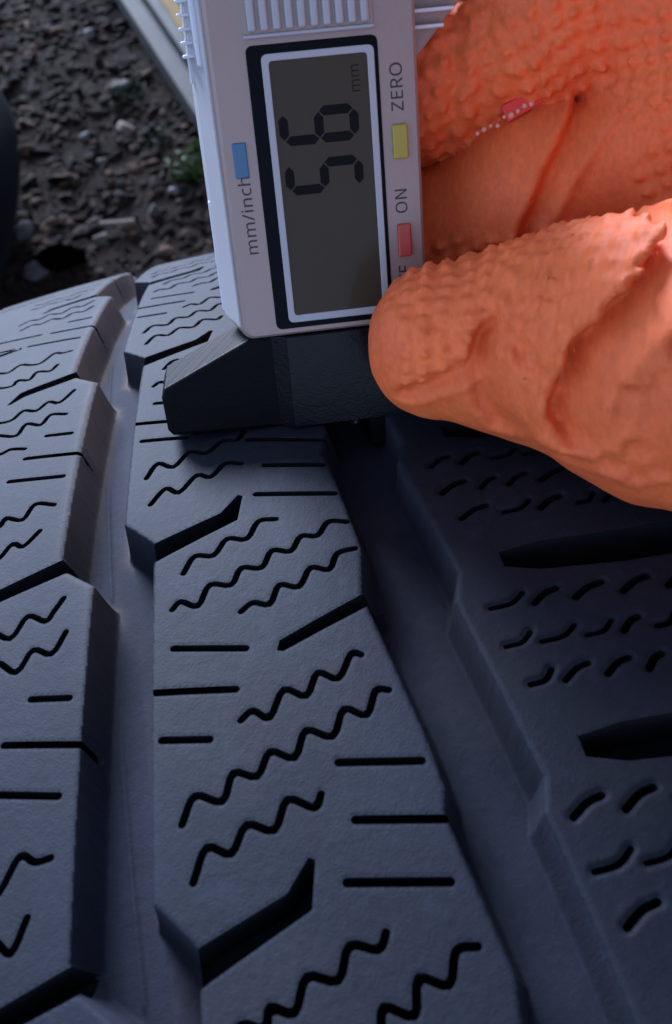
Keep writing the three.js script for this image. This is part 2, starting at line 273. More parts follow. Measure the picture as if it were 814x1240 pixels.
  for (const f of features) {                                       // walls and floor of each cut, swept round its outline
    let L = f.poly;
    if (f.line) {
      const A = [], B = [], n = f.line.length;
      f.line.forEach((p, i) => { const a = f.line[Math.max(i - 1, 0)], b = f.line[Math.min(i + 1, n - 1)], l = Math.hypot(b[0] - a[0], b[1] - a[1]), nx = -(b[1] - a[1]) / l * f.hw, ny = (b[0] - a[0]) / l * f.hw; A.push([p[0] + nx, p[1] + ny]); B.push([p[0] - nx, p[1] - ny]); });
      const cap = (p, q, s) => { const a0 = Math.atan2(p[1] - q[1], p[0] - q[0]); return [1, 2, 3, 4, 5].map((k) => [q[0] + f.hw * Math.cos(a0 - s * k * Math.PI / 6), q[1] + f.hw * Math.sin(a0 - s * k * Math.PI / 6)]); };
      L = [...A, ...cap(A[n - 1], f.line[n - 1], 1), ...B.slice().reverse(), ...cap(B[0], f.line[0], 1)];
    } else L = L.flatMap((p, i) => { const q = f.poly[(i + 1) % f.poly.length], m = Math.ceil(Math.hypot(q[0] - p[0], q[1] - p[1]) / 1.2); return [...Array(m).keys()].map((k) => [lerp(p[0], q[0], k / m), lerp(p[1], q[1], k / m)]); });
    if (mean(L) < -27 || mean(L) > 231) continue;
    const c = L.reduce((a, p) => [a[0] + p[0] / L.length, a[1] + p[1] / L.length], [0, 0]);
    if (c[0] > 76 || c[0] < -81) continue;
    const vs = L.map((p) => new THREE.Vector2(...p)), area = THREE.ShapeUtils.area(vs); if (area < 0) { L.reverse(); vs.reverse(); }
    const P = [], T = [], I = [], n = L.length, fr = [0.012, 0.25, 0.6, 1];
    const top = L.map(([u, s]) => { let d = 0; for (const g of grooves) { const e = grooveD(g, u, s); if (e < 0) d = 0.17 + GDEPTH * (1 - (1 - clamp(-e / GRAMP, 0, 1)) ** 1.6); } return Math.min(Math.max(d + 0.03, (f.lip ? f.lip * 0.5 : 0.066) - 0.02), f.depth); });
    for (const w of fr) L.forEach(([u, s], i) => { const d = lerp(top[i], f.depth, w), sh = f.poly ? 0.14 * w : 0; P.push(...onTyre(lerp(u, c[0], sh * 0.3), lerp(s, c[1], sh), d)); T.push(u / 1000, (s + d) / 1000); });
    for (let r = 0; r < fr.length - 1; r++) for (let i = 0; i < n; i++) { const a = r * n + i, b = r * n + (i + 1) % n; I.push(a, b, b + n, a, b + n, a + n); }
    const wall = new THREE.BufferGeometry(); wall.setAttribute('position', new THREE.Float32BufferAttribute(P, 3)); wall.setAttribute('uv', new THREE.Float32BufferAttribute(T, 2)); wall.setIndex(I); wall.computeVertexNormals();
    const k0 = (fr.length - 1) * n * 3, fl = new THREE.BufferGeometry(); fl.setAttribute('position', new THREE.Float32BufferAttribute(P.slice(k0), 3)); fl.setAttribute('uv', new THREE.Float32BufferAttribute(T.slice((fr.length - 1) * n * 2), 2));
    fl.setIndex(THREE.ShapeUtils.triangulateShape(vs, []).flat()); fl.computeVertexNormals();
    mesh(f.kind === SIPE ? 'sipe' : 'slot', mergeGeometries([wall, fl]), M.sipe, ribs['r' + (c[0] < -41 ? 0 : c[0] < -4 ? 1 : c[0] < 32 ? 2 : 3)]);
  }
  // the rest of the way round, and the sidewalls
  const band = (prof, s0, s1, n) => {
    const g = new THREE.BufferGeometry(), p = [], t = [], ix = [];
    for (let j = 0; j <= n; j++) for (const [u, r] of prof) { const th = TH(lerp(s0, s1, j / n)); p.push(u / 1000, r * Math.cos(th) / 1000 + R, -r * Math.sin(th) / 1000); t.push(u / 1000, lerp(s0, s1, j / n) / 1000); }
    const m = prof.length; for (let j = 0; j < n; j++) for (let i = 0; i < m - 1; i++) { const q = j * m + i; ix.push(q, q + 1, q + m + 1, q, q + m + 1, q + m); }
    g.setAttribute('position', new THREE.Float32BufferAttribute(p, 3)); g.setAttribute('uv', new THREE.Float32BufferAttribute(t, 2)); g.setIndex(ix); g.computeVertexNormals(); return g;
  };
  const circ = 2 * Math.PI * R * 1000, prof = [];
  for (const [u, d] of [[-80, 0], [-60, 0], [-46, 0], [-44, 6], [-39, 6], [-37, 0], [-22, 0], [-7.5, 0], [-6, 6], [-1.5, 6], [0.5, 0], [14, 0], [27, 0], [28.5, 6], [34.5, 6], [36, 0], [52, 0], [64, 0], [70, 0], [75, 0]]) prof.push([u, R * 1000 - drop(u) - d]);
  mesh('tread_band', band(prof, 232, circ - 28, 220), M.sidewall, tyre);
  const top = (u) => R * 1000 - drop(u);
  mesh('sidewall', band([[75, top(75)], [82, 290], [87, 268], [86, 240], [78, 215], [72, 203], [66, 200]], 0, circ, 200), M.sidewall, tyre);
  mesh('sidewall', band([[-74, 200], [-80, 203], [-86, 215], [-94, 240], [-95, 268], [-90, 290], [-80, top(-80)]], 0, circ, 200), M.sidewall, tyre);
  mesh('inner_liner', band([[66, 200], [76, 240], [70, 285], [0, 296], [-76, 285], [-84, 240], [-74, 200]], 0, circ, 160), M.sidewall, tyre);
}

// ---------------------------------------------------------------- the depth gauge, in its own frame: x across, y along, z out of its face (millimetres)
const GO = new THREE.Vector3(0.021127, 0.297049, -0.08745), GX = new THREE.Vector3(0.992234, -0.090556, 0.085269), GY = new THREE.Vector3(0.120015, 0.877108, -0.465057), GZ = new THREE.Vector3(-0.032677, 0.471679, 0.881165);
const gaugeQ = new THREE.Quaternion().setFromRotationMatrix(new THREE.Matrix4().makeBasis(GX, GY, GZ));
const gaugeFrame = (o) => { o.position.copy(GO); o.quaternion.copy(gaugeQ); return o; };
const mm = (g) => { g.scale(0.001, 0.001, 0.001); return g; };
const flatUV = (g) => { const p = g.attributes.position, t = new Float32Array(p.count * 2); for (let i = 0; i < p.count; i++) { t[2 * i] = p.getX(i) + p.getZ(i) * 0.7; t[2 * i + 1] = p.getY(i) + p.getZ(i) * 0.3; } g.setAttribute('uv', new THREE.BufferAttribute(t, 2)); return g; };
const rrect = (x0, y0, x1, y1, r) => { const s = new THREE.Shape(); s.moveTo(x0 + r, y0); s.lineTo(x1 - r, y0); s.quadraticCurveTo(x1, y0, x1, y0 + r); s.lineTo(x1, y1 - r); s.quadraticCurveTo(x1, y1, x1 - r, y1); s.lineTo(x0 + r, y1); s.quadraticCurveTo(x0, y1, x0, y1 - r); s.lineTo(x0, y0 + r); s.quadraticCurveTo(x0, y0, x0 + r, y0); return s; };
const extr = (shape, z0, z1, bevel = 0.15, curve = 6) => flatUV(mm(new THREE.ExtrudeGeometry(shape, { depth: z1 - z0 - 2 * bevel, bevelEnabled: bevel > 0, bevelThickness: bevel, bevelSize: bevel, bevelOffset: -bevel, bevelSegments: 3, curveSegments: curve }).translate(0, 0, z0 + bevel)));
const rbox = (x0, y0, z0, x1, y1, z1, r = 0.2) => flatUV(mm(new RoundedBoxGeometry(x1 - x0, y1 - y0, z1 - z0, 3, r).translate((x0 + x1) / 2, (y0 + y1) / 2, (z0 + z1) / 2)));

const gauge = gaugeFrame(thing('depth_gauge', 'silver digital tread depth gauge with dark screen standing on the tyre', 'gauge'));
{
  // body: rounded rectangles stacked from the back to the face; the left flank leans out towards the back
  const ring = (x0, y0, x1, y1, r, z) => { const p = []; for (const [cx, cy, a0] of [[x1 - r, y0 + r, -90], [x1 - r, y1 - r, 0], [x0 + r, y1 - r, 90], [x0 + r, y0 + r, 180]]) for (let k = 0; k <= 6; k++) { const a = (a0 + 15 * k) * Math.PI / 180; p.push([cx + r * Math.cos(a), cy + r * Math.sin(a), z]); } return p; };
  const stack = [ring(-3.9, 14.6, 20.6, 79, 1.2, -12.5), ring(-5.7, 13.9, 21.2, 80, 1.6, -11.6), ring(-5.2, 13.6, 21.4, 80.3, 1.5, -8), ring(-3.5, 13.45, 21.35, 80.6, 1.3, -0.9), ring(-3.25, 13.5, 21.2, 80.5, 1.2, -0.35), ring(-2.85, 13.85, 20.85, 80.2, 1.0, 0)];
  const p = [], ix = [], m = stack[0].length; stack.forEach((r) => r.forEach((q) => p.push(...q)));
  for (let j = 0; j + 1 < stack.length; j++) for (let i = 0; i < m; i++) { const a = j * m + i, b = j * m + (i + 1) % m; ix.push(a, b, b + m, a, b + m, a + m); }
  const c0 = p.length / 3; p.push(8, 47, -12.5, 8, 47, 0); const l = (stack.length - 1) * m;
  for (let i = 0; i < m; i++) { ix.push(c0, (i + 1) % m, i); ix.push(c0 + 1, l + i, l + (i + 1) % m); }
  let g = new THREE.BufferGeometry(); g.setAttribute('position', new THREE.Float32BufferAttribute(p, 3)); g.setIndex(ix); g = g.toNonIndexed(); g.computeVertexNormals(); mm(g); flatUV(g);
  // soften along the ring only
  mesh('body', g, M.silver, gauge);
  mesh('flank', extr((() => { const s = new THREE.Shape(); [[-5.9, -11.4], [-5.42, -8], [-3.72, -1.05], [-3.1, -1.05], [-4.9, -11.4]].forEach(([x, z], i) => (i ? s.lineTo(x, -z) : s.moveTo(x, -z))); s.closePath(); return s; })(), 14.9, 79.5, 0.08).rotateX(-Math.PI / 2), M.trim, gauge);  // paler than the body: light from the left is put into this colour
  mesh('lit_flank_strip', (() => { const s = new THREE.Shape(); s.moveTo(-3.3, 14.5); s.lineTo(-3.25, 80); s.lineTo(-5.55, 80); s.lineTo(-5.55, 14.8); s.closePath(); return rbox(-5.9, 15, -11.2, -5.2, 30, -9.6, 0.3); })(), M.pale, gauge);  // pale strip on the same flank, side light put into its colour
  // black bezel, pale screen frame, display
  const bz = rrect(1.05, 14.4, 16.6, 48.3, 0.9); mesh('bezel', extr(bz, -0.3, 0.16, 0.08), M.black, gauge);
  const fr = rrect(2.75, 15.2, 16.1, 47.3, 0.8); fr.holes.push(rrect(3.6, 16.15, 15.25, 46.5, 0.5)); mesh('screen_frame', extr(fr, 0.1, 0.42, 0.1), M.trim, gauge);
  const lcd = mesh('display', extr(rrect(3.4, 15.9, 15.4, 46.7, 0.4), 0.05, 0.24, 0.02), M.lcd, gauge);
  const bar = (x0, y0, x1, y1, w = 1.12) => { const s = new THREE.Shape(), l = Math.hypot(x1 - x0, y1 - y0), dx = (x1 - x0) / l, dy = (y1 - y0) / l, h = w / 2, a = [x0 + dx * 0.12, y0 + dy * 0.12], b = [x1 - dx * 0.12, y1 - dy * 0.12]; s.moveTo(...a); for (const [c, k, q] of [[a, h, 1], [b, -h, 1]]) s.lineTo(c[0] + dx * k - dy * h * q, c[1] + dy * k + dx * h * q); s.lineTo(...b); for (const [c, k, q] of [[b, -h, -1], [a, h, -1]]) s.lineTo(c[0] + dx * k - dy * h * q, c[1] + dy * k + dx * h * q); s.closePath(); return extr(s, 0.23, 0.27, 0); };
  // figures stand on their side, feet to the right: 5 below, 6 above
  const figure = (y0, y1, x0, x2, segs) => { const x1 = (x0 + x2) / 2; return mergeGeometries(segs.map((k) => ({ a: bar(x0, y0, x0, y1), d: bar(x2, y0, x2, y1), g: bar(x1, y0, x1, y1), f: bar(x0, y0, x1, y0), e: bar(x1, y0, x2, y0), b: bar(x0, y1, x1, y1), c: bar(x1, y1, x2, y1) })[k])); };
  mesh('digit', figure(31.7, 34.7, 4.75, 13.35, ['a', 'f', 'g', 'c', 'd']), M.segment, lcd);
  mesh('digit', figure(37.5, 40.6, 4.6, 13.2, ['a', 'f', 'e', 'g', 'c', 'd']), M.segment, lcd);
  // keys
  mesh('button', rbox(-1.85, 33.8, -0.4, -0.15, 37.9, 0.28, 0.18), M.blue, gauge).userData.label = 'blue key beside the screen';
  mesh('button', rbox(17.75, 34.2, -0.4, 19.65, 38.2, 0.55, 0.25), M.yellow, gauge).userData.label = 'yellow key beside the screen';
  mesh('button', rbox(17.75, 22.2, -0.4, 19.5, 26.3, 0.55, 0.25), M.red, gauge).userData.label = 'red key beside the screen';
  const font = await new FontLoader().loadAsync('fonts/droid/droid_sans_regular.typeface.json');
  const text = (str, x, y, size, z, stretch = 1) => { const g = new TextGeometry(str, { font, size, depth: 0.05, curveSegments: 5, bevelEnabled: false }); g.scale(stretch, 1, 1); g.rotateZ(Math.PI / 2); g.translate(x, y, z); return mm(g); };
  mesh('lettering', text('mm/inch', -0.15, 24.3, 1.5, 0.0, 1.16), M.ink, gauge);
  mesh('lettering', text('ZERO', 19.35, 39.6, 1.5, 0.0, 1.12), M.ink, gauge);
  mesh('lettering', text('ON', 19.2, 27.5, 1.5, 0.0, 1.06), M.ink, gauge);
  mesh('lettering', text('OFF', 19.2, 17.2, 1.5, 0.0, 1.06), M.ink, gauge);
  mesh('lettering', text('mm', 14.2, 42.2, 1.3, 0.2), M.ghost, lcd);
  // ribbed slide pad at the top
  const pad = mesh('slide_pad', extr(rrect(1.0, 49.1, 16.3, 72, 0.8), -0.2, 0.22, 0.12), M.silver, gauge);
  const lip = rbox(1.0, 49.0, 0, 16.3, 49.45, 0.7, 0.2); mesh('pad_lip', lip, M.trim, pad);
  for (let i = 0; i < 10; i++) mesh('pad_rib', rbox(1.6 + i * 1.46, 49.7, 0.0, 2.55 + i * 1.46, 71, 0.85, 0.3), M.trim, pad);
  // flared finger wings with ridges, left and right
  const wing = (pts, sgn) => {
    const s = new THREE.Shape(); pts.forEach(([x, y], i) => (i ? s.lineTo(x, y) : s.moveTo(x, y))); s.closePath();
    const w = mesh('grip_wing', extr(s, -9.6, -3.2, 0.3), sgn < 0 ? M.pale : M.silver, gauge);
    return w;
  };
  const wr = wing([[20, 44.6], [21.3, 44.6], [27.5, 51.2], [28.6, 54], [28.6, 62], [24, 68], [20, 68]], 1);
  for (let i = 0; i < 8; i++) mesh('wing_ridge', rbox(21.2, 48.3 + i * 1.75, -3.6, 25.0 + Math.min(i, 2) * 1.35, 48.75 + i * 1.75, -1.6, 0.2), M.pale, wr);
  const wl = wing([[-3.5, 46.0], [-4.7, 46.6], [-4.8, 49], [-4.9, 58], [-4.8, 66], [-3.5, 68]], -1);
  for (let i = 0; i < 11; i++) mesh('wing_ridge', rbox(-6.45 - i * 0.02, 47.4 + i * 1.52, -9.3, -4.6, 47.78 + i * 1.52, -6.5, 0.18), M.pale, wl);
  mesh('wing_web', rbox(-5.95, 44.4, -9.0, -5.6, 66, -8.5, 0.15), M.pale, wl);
  // black foot: sloping shoulders, a facet beside the middle block
  const fs = new THREE.Shape(); [[-14.8, 0.75], [-15.4, 1.6], [-15.5, 6.4], [-14.9, 7.7], [-2.3, 13.35], [20.3, 13.35], [32.2, 7.7], [32.8, 6.4], [32.7, 1.6], [32, 0.75], [20, 0.25], [0, 0.25]].forEach(([x, y], i) => (i ? fs.lineTo(x, y) : fs.moveTo(x, y))); fs.closePath();
  const foot = mesh('foot', extr(fs, -11.5, -1.2, 0.5), M.foot, gauge);
  const blk = new THREE.Shape(); [[-1.9, -3], [2.2, 0.25], [18.3, 0.25], [22.4, -3]].forEach(([x, z], i) => (i ? blk.lineTo(x, z) : blk.moveTo(x, z))); blk.closePath();
  mesh('foot_block', flatUV(mm(new THREE.ExtrudeGeometry(blk, { depth: 12.6, bevelEnabled: true, bevelSize: 0.15, bevelThickness: 0.15, bevelSegments: 2 }).rotateX(Math.PI / 2).scale(1, 1, 1).translate(0, 13.2, 0))), M.footBlock, foot);
  mesh('probe_guide', rbox(12.4, -4.2, -6.5, 16.8, 0.9, -0.5, 0.5), M.foot, gauge);
  mesh('probe', mm(new THREE.CylinderGeometry(1.1, 0.9, 9, 20).translate(11.5, -2.4, -10.2)), new THREE.MeshStandardMaterial({ color: lin(0.25, 0.25, 0.27), metalness: 0.9, roughness: 0.4 }), gauge);
}

// ---------------------------------------------------------------- the gloved hand (same frame as the gauge): one skin meshed from a distance field
const glove = gaugeFrame(thing('gloved_hand', 'orange bumpy rubber glove on a hand, thumb pressed against the gauge', 'gloved hand'));
{
  const chain = (...j) => { const b = []; let t = 0; for (let i = 0; i + 1 < j.length; i++) { const [ax, ay, az, ar] = j[i], [bx, by, bz, br] = j[i + 1], dx = bx - ax, dy = by - ay, dz = bz - az, l = Math.hypot(dx, dy, dz);
    const e = [dx / l, dy / l, dz / l]; let n = [0 - e[2] * e[0], 0 - e[2] * e[1], 1 - e[2] * e[2]]; const nl = Math.hypot(...n); n = n.map((v) => v / nl);
    b.push({ a: [ax, ay, az], d: [dx, dy, dz], l, l2: l * l, ra: ar, rb: br, t0: t, n, m: [e[1] * n[2] - e[2] * n[1], e[2] * n[0] - e[0] * n[2], e[0] * n[1] - e[1] * n[0]] }); t += l; } return b; };
  const thumb = chain([21.3, 12.9, 9.0, 9.5], [32, 13.0, 12.4, 11.3], [37.2, 13.2, 17, 13.0], [44.5, 13.0, 24.5, 16.4], [62, 15, 36, 21]);
  const index = chain([8, 37.5, -22, 7.8], [15, 36.6, -21.5, 8.8], [27, 42.0, -17.5, 9.9], [41, 48.8, -11.5, 10.4], [58, 54, -8, 11.5]);
  const middle = chain([6, 12.5, -23.5, 8], [14, 14.3, -22.5, 8.8], [26, 19.0, -18.5, 10.2], [39.5, 26.8, -10.5, 10.6], [57, 32, -8, 11.5]);
  const ring = chain([22, 16, -34, 8], [32, 19, -33, 9], [46, 24, -28, 10], [60, 28, -22, 11]);
  const little = chain([30, 14, -46, 7], [42, 18, -44, 8], [60, 24, -34, 9.5]);
  const palm = chain([59, 56, -5, 11], [61, 36, -2, 12.5], [66, 20, 4, 15], [76, 24, 16, 20], [85, 32, 38, 22], [94, 42, 66, 25]);
  const near = { t: 0, v: 0, x: 0 };
  const dist = (bones, x, y, z) => {
    let s = 1e9, best = 1e9, bb = null, bt = 0;
    for (const b of bones) {
      const px = x - b.a[0], py = y - b.a[1], pz = z - b.a[2], t = clamp((px * b.d[0] + py * b.d[1] + pz * b.d[2]) / b.l2, 0, 1);
      const d = Math.hypot(px - t * b.d[0], py - t * b.d[1], pz - t * b.d[2]) - (b.ra + (b.rb - b.ra) * t);
      if (d < best) { best = d; bb = b; bt = t; }
      const h = Math.max(3.5 - Math.abs(s - d), 0) / 3.5; s = Math.min(s, d) - h * h * 0.875;
    }
    near.b = bb; near.t = bt; return s;
  };
  const smin = (a, b, k) => { const h = Math.max(k - Math.abs(a - b), 0) / k; return Math.min(a, b) - h * h * k / 4; };
  const lineD = (p, x, y) => { let d = 1e9; for (let i = 0; i + 1 < p.length; i++) d = Math.min(d, segD(x, y, p[i], p[i + 1])); return d; };
  // wrinkles over the front of the thumb: [path, depth, width]
  const folds = [
    [[[38.5, 20], [38.6, 15.5], [38.9, 11.5]], 0.6, 1.0],
    [[[36.8, 17], [36.2, 12.5], [36.6, 8.5], [37.6, 6.5]], 0.6, 0.8],
    [[[42.2, 29.6], [40.3, 27.2], [37.2, 24.6], [34.1, 21.4], [31.6, 18.2], [30.4, 14], [30.2, 10.4], [30.6, 8.8]], 2.5, 1.3],
    [[[24.6, 18.3], [23.6, 16.1], [22.1, 13.6], [19.9, 12], [15.5, 9.3]], 1.0, 1.0],
    [[[23.9, 16.7], [23.3, 12.5], [24, 8.8], [25.7, 6.6]], 1.1, 1.15],
    [[[24.4, 19.4], [27.6, 14.9], [28.7, 11.6], [28.4, 8.2]], 0.7, 1.0],
    [[[33.5, 15.2], [32.9, 10.8], [33.1, 7.7], [33.7, 6.2]], 0.9, 0.9],
    [[[34.7, 9], [35, 7], [35.7, 5.5]], 0.8, 0.9],
    [[[30.6, 5.9], [31.5, 6.2], [32.5, 7]], 0.6, 0.9],
    [[[35.1, 15.1], [34.8, 11.5], [35.2, 8.7]], 0.5, 0.9],
    [[[15.8, 19.5], [18.5, 18.4], [20.3, 16.1]], 0.35, 0.9],
  ];
  const rim = [[10.2, 9.8], [15.8, 9.6], [21.1, 13], [23.6, 16.5], [25.2, 13.9], [28.4, 11.9], [30.1, 13], [30.7, 16.4], [31.8, 18.8], [34.1, 21.9], [37.2, 25.1], [40.3, 27.7], [46.4, 33]];
  const rimY = (x) => { let i = 0; while (i < rim.length - 2 && rim[i + 1][0] < x) i++; return lerp(rim[i][1], rim[i + 1][1], clamp((x - rim[i][0]) / (rim[i + 1][0] - rim[i][0]), 0, 1)); };
  const coarse = (x, y, z) => { const q = dist(palm, x, y, z); let d = q; for (const c of [thumb, index, middle, ring, little]) d = Math.min(d, smin(dist(c, x, y, z), q, 7)); return d; };
  const field = (x, y, z) => {
    const q = dist(palm, x, y, z), pn = near.b, pt = near.t; let d = q, which = palm, bn = pn, bt = pt, own = q;
    for (const c of [thumb, index, middle, ring, little]) { const e = dist(c, x, y, z), f = smin(e, q, 7); if (f < d) d = f; if (e < own) { own = e; which = c; bn = near.b; bt = near.t; } }
    if (d > 3 || d < -4) return d;
    // loose rubber: slow swells
    d += 0.9 * (noise3(x * 0.13 + 3, y * 0.13, z * 0.13) - 0.5) + 0.18 * (noise3(x * 0.4, y * 0.4 + 7, z * 0.4) - 0.5);
    let tex = 1;
    if (which === thumb) {
      const front = clamp((z - 8 - (x - 21) * 0.35) / 3, 0, 1);
      tex = lerp(1, sm(clamp((y - rimY(x)) / 1.4 + 0.5, 0, 1)), front);
      if (y < 4) tex = 0;
      if (z > 6) for (const [p, depth, w] of folds) { const l = lineD(p, x, y) / w; if (l < 3.2) d += depth * (Math.exp(-l * l) - 0.32 * Math.exp(-((l - 1.7) ** 2) * 1.6)) * clamp((z - 6) / 4, 0, 1); }
    } else if (which === middle) {
      tex = Math.max(sm(clamp((22.6 - y + (x - 23) * 0.12) / 1.5, 0, 1)), sm(clamp((x - 47.2) / 1.5, 0, 1)));
      if (z > -18) {
        const l = lineD([[43.5, 38], [41.5, 35], [38.2, 30.2], [35.6, 24.5], [34.3, 18]], x, y) / 1.15; if (l < 3.2) d += 1.5 * (Math.exp(-l * l) - 0.4 * Math.exp(-((l - 1.8) ** 2) * 1.5));
        const k = lineD([[37.4, 25], [39, 21.5], [41, 19]], x, y); if (k < 3) d += 0.9 * Math.exp(-k * k);
      }
    } else if (which === index) {
      const l = lineD([[27.6, 60], [27.4, 44], [26.5, 34]], x, y), k = lineD([[31.2, 60], [31, 44], [30.5, 36]], x, y); if (l < 3) d += 0.8 * Math.exp(-l * l); if (k < 3) d += 0.5 * Math.exp(-k * k);
    }
    if (tex > 0.01) {                                               // raised diamond grips
      const px = x - bn.a[0] - bt * bn.d[0], py = y - bn.a[1] - bt * bn.d[1], pz = z - bn.a[2] - bt * bn.d[2];
      const ph = Math.atan2(px * bn.m[0] + py * bn.m[1] + pz * bn.m[2], px * bn.n[0] + py * bn.n[1] + pz * bn.n[2]), r = which === thumb ? 11.5 : which === palm ? 13 : 10;
      const along = bn.t0 + (px * 0 + ((x - bn.a[0]) * bn.d[0] + (y - bn.a[1]) * bn.d[1] + (z - bn.a[2]) * bn.d[2]) / bn.l), wob = 1.7 * (noise3(x * 0.22, y * 0.22, z * 0.22 + 5) - 0.5);
      if (which === palm && z > 8) tex *= clamp(1 - (z - 8) / 4, 0, 1);
      if (which === thumb && along < -2) tex *= clamp(1 + (along + 2) / 5, 0.25, 1);
      const P = 2.35, a = (along + wob) / P, b = (ph * r + wob) / P * 1.02, f = Math.sin(Math.PI * (a + b)) * Math.sin(Math.PI * (a - b));
      d -= tex * (which === thumb ? 0.9 : 0.85) * Math.max(0, f) ** 0.8 * (0.45 + 0.7 * noise3(x * 0.33 + 9, y * 0.33, z * 0.33));
    }
    return d;
  };
  // sparse surface nets
  const H = 0.46, B = 8, lo = [-3, -18, -58], N = [Math.ceil(131 / H / B), Math.ceil(92 / H / B), Math.ceil(136 / H / B)];
  const X = (i) => lo[0] + i * H, Y = (i) => lo[1] + i * H, Z = (i) => lo[2] + i * H, S = 4096, id3 = (i, j, k) => (i * S + j) * S + k;
  const V = new Map(), pos = [], ix = [], val = new Float32Array(10 * 10 * 10), rad = H * B * 0.87 + 2.2, active = [];
  for (let a = 0; a < N[0]; a++) for (let b = 0; b < N[1]; b++) for (let c = 0; c < N[2]; c++) if (Math.abs(coarse(X(a * B + 4), Y(b * B + 4), Z(c * B + 4))) < rad) active.push([a, b, c]);
  const C = [[0, 0, 0], [1, 0, 0], [0, 1, 0], [1, 1, 0], [0, 0, 1], [1, 0, 1], [0, 1, 1], [1, 1, 1]], E = [[0, 1], [2, 3], [4, 5], [6, 7], [0, 2], [1, 3], [4, 6], [5, 7], [0, 4], [1, 5], [2, 6], [3, 7]], crossings = [];
  for (const [a, b, c] of active) {
    const at = (i, j, k) => val[(i * 9 + j) * 9 + k];
    for (let i = 0; i < 9; i++) for (let j = 0; j < 9; j++) for (let k = 0; k < 9; k++) val[(i * 9 + j) * 9 + k] = field(X(a * B + i), Y(b * B + j), Z(c * B + k));
    for (let i = 0; i < 8; i++) for (let j = 0; j < 8; j++) for (let k = 0; k < 8; k++) {
      let neg = 0; const v = C.map(([x, y, z]) => { const w = at(i + x, j + y, k + z); if (w < 0) neg++; return w; });
      if (neg === 0 || neg === 8) continue;
      let px = 0, py = 0, pz = 0, n = 0;
      for (const [p, q] of E) if ((v[p] < 0) !== (v[q] < 0)) { const t = v[p] / (v[p] - v[q]); px += lerp(C[p][0], C[q][0], t); py += lerp(C[p][1], C[q][1], t); pz += lerp(C[p][2], C[q][2], t); n++; }
      const I = a * B + i, J = b * B + j, K = c * B + k; V.set(id3(I, J, K), pos.length / 3); pos.push(X(I + px / n), Y(J + py / n), Z(K + pz / n));
      for (const [ax, q] of [[0, 1], [1, 2], [2, 4]]) if ((v[0] < 0) !== (v[q] < 0)) crossings.push([ax, I, J, K, v[0] < 0]);
    }
  }
  for (const [ax, i, j, k, neg] of crossings) {
    const q = ax === 0 ? [id3(i, j - 1, k - 1), id3(i, j, k - 1), id3(i, j, k), id3(i, j - 1, k)] : ax === 1 ? [id3(i - 1, j, k - 1), id3(i - 1, j, k), id3(i, j, k), id3(i, j, k - 1)] : [id3(i - 1, j - 1, k), id3(i, j - 1, k), id3(i, j, k), id3(i - 1, j, k)];
    const w = q.map((x) => V.get(x)); if (w.some((x) => x === undefined)) continue;
    if (neg) ix.push(w[0], w[1], w[2], w[0], w[2], w[3]); else ix.push(w[0], w[2], w[1], w[0], w[3], w[2]);
  }
  const g = new THREE.BufferGeometry(); g.setAttribute('position', new THREE.Float32BufferAttribute(pos, 3)); g.setIndex(ix); g.computeVertexNormals(); mm(g); flatUV(g);
  console.log('glove vertices', pos.length / 3);
  const gloveMap = texture(512, 0.05, (u, v) => { const d = fbm(u, v, 5, 5), f = fbm(u + 0.3, v, 90, 2), k = 0.82 + 0.25 * (d - 0.5) + 0.2 * (f - 0.5); return [k * 1.08, k * (1 + 0.1 * (d - 0.5)), k]; });
  mesh('glove', g, new THREE.MeshPhysicalMaterial({ color: lin(0.88, 0.178, 0.05), map: gloveMap, roughness: 0.6, specularIntensity: 0.6, bumpMap: grain, bumpScale: 0.00005 }), glove);
  // the sleeve, beyond the glove's cuff; out of view, widened to block sky light
  const path = new THREE.CatmullRomCurve3([[92, 33, 44], [88, 46, 76], [84, 62, 125], [115, 110, 210], [230, 180, 330]].map((p) => new THREE.Vector3(...p)));
  const unseen_jacket = new THREE.MeshStandardMaterial({ color: lin(0.02, 0.022, 0.03), roughness: 0.9 });
  // the arm goes on to a dark jacket at the right, added unseen to block sky light
  const torso = new THREE.LatheGeometry([[0.001, -260], [150, -240], [190, -120], [205, 40], [190, 180], [120, 260], [60, 290], [0.001, 300]].map(([a, b]) => new THREE.Vector2(a, b)), 40); torso.scale(1, 1, 0.7); torso.rotateY(-0.7); torso.rotateX(0.35); torso.translate(400, 190, 330); mesh('unseen_jacket', mm(torso), unseen_jacket, glove);
  mesh('unseen_sleeve', mm(new THREE.TubeGeometry(path, 60, 46, 36)), unseen_jacket, glove);
}
{
  const t = gaugeFrame(thing('tag', 'small red tag with pale highlight beads in the gap between two gloved fingers', 'tag'));
  const f = rbox(-2.6, -1.1, -0.4, 2.6, 1.1, 0.4, 0.25); f.rotateZ(0.42); f.translate(0.0358, 0.0384, -0.0062); mesh('red_face', f, new THREE.MeshStandardMaterial({ color: lin(0.7, 0.045, 0.035), roughness: 0.5 }), t);
  const beads = []; for (let i = 0; i < 13; i++) { const q = i / 12, b = new THREE.SphereGeometry(0.00026 + 0.0002 * rnd(), 8, 6); b.translate(lerp(0.0298, 0.0405, q) , lerp(0.0352, 0.0401, q) + 0.0006 * (rnd() - 0.5)  , -0.0058); beads.push(b); }
  mesh('highlight_beads', mergeGeometries(beads), new THREE.MeshStandardMaterial({ color: lin(0.72, 0.33, 0.24), roughness: 0.5 }), t);  // highlights on lit bumps, built as a row of pale beads
}

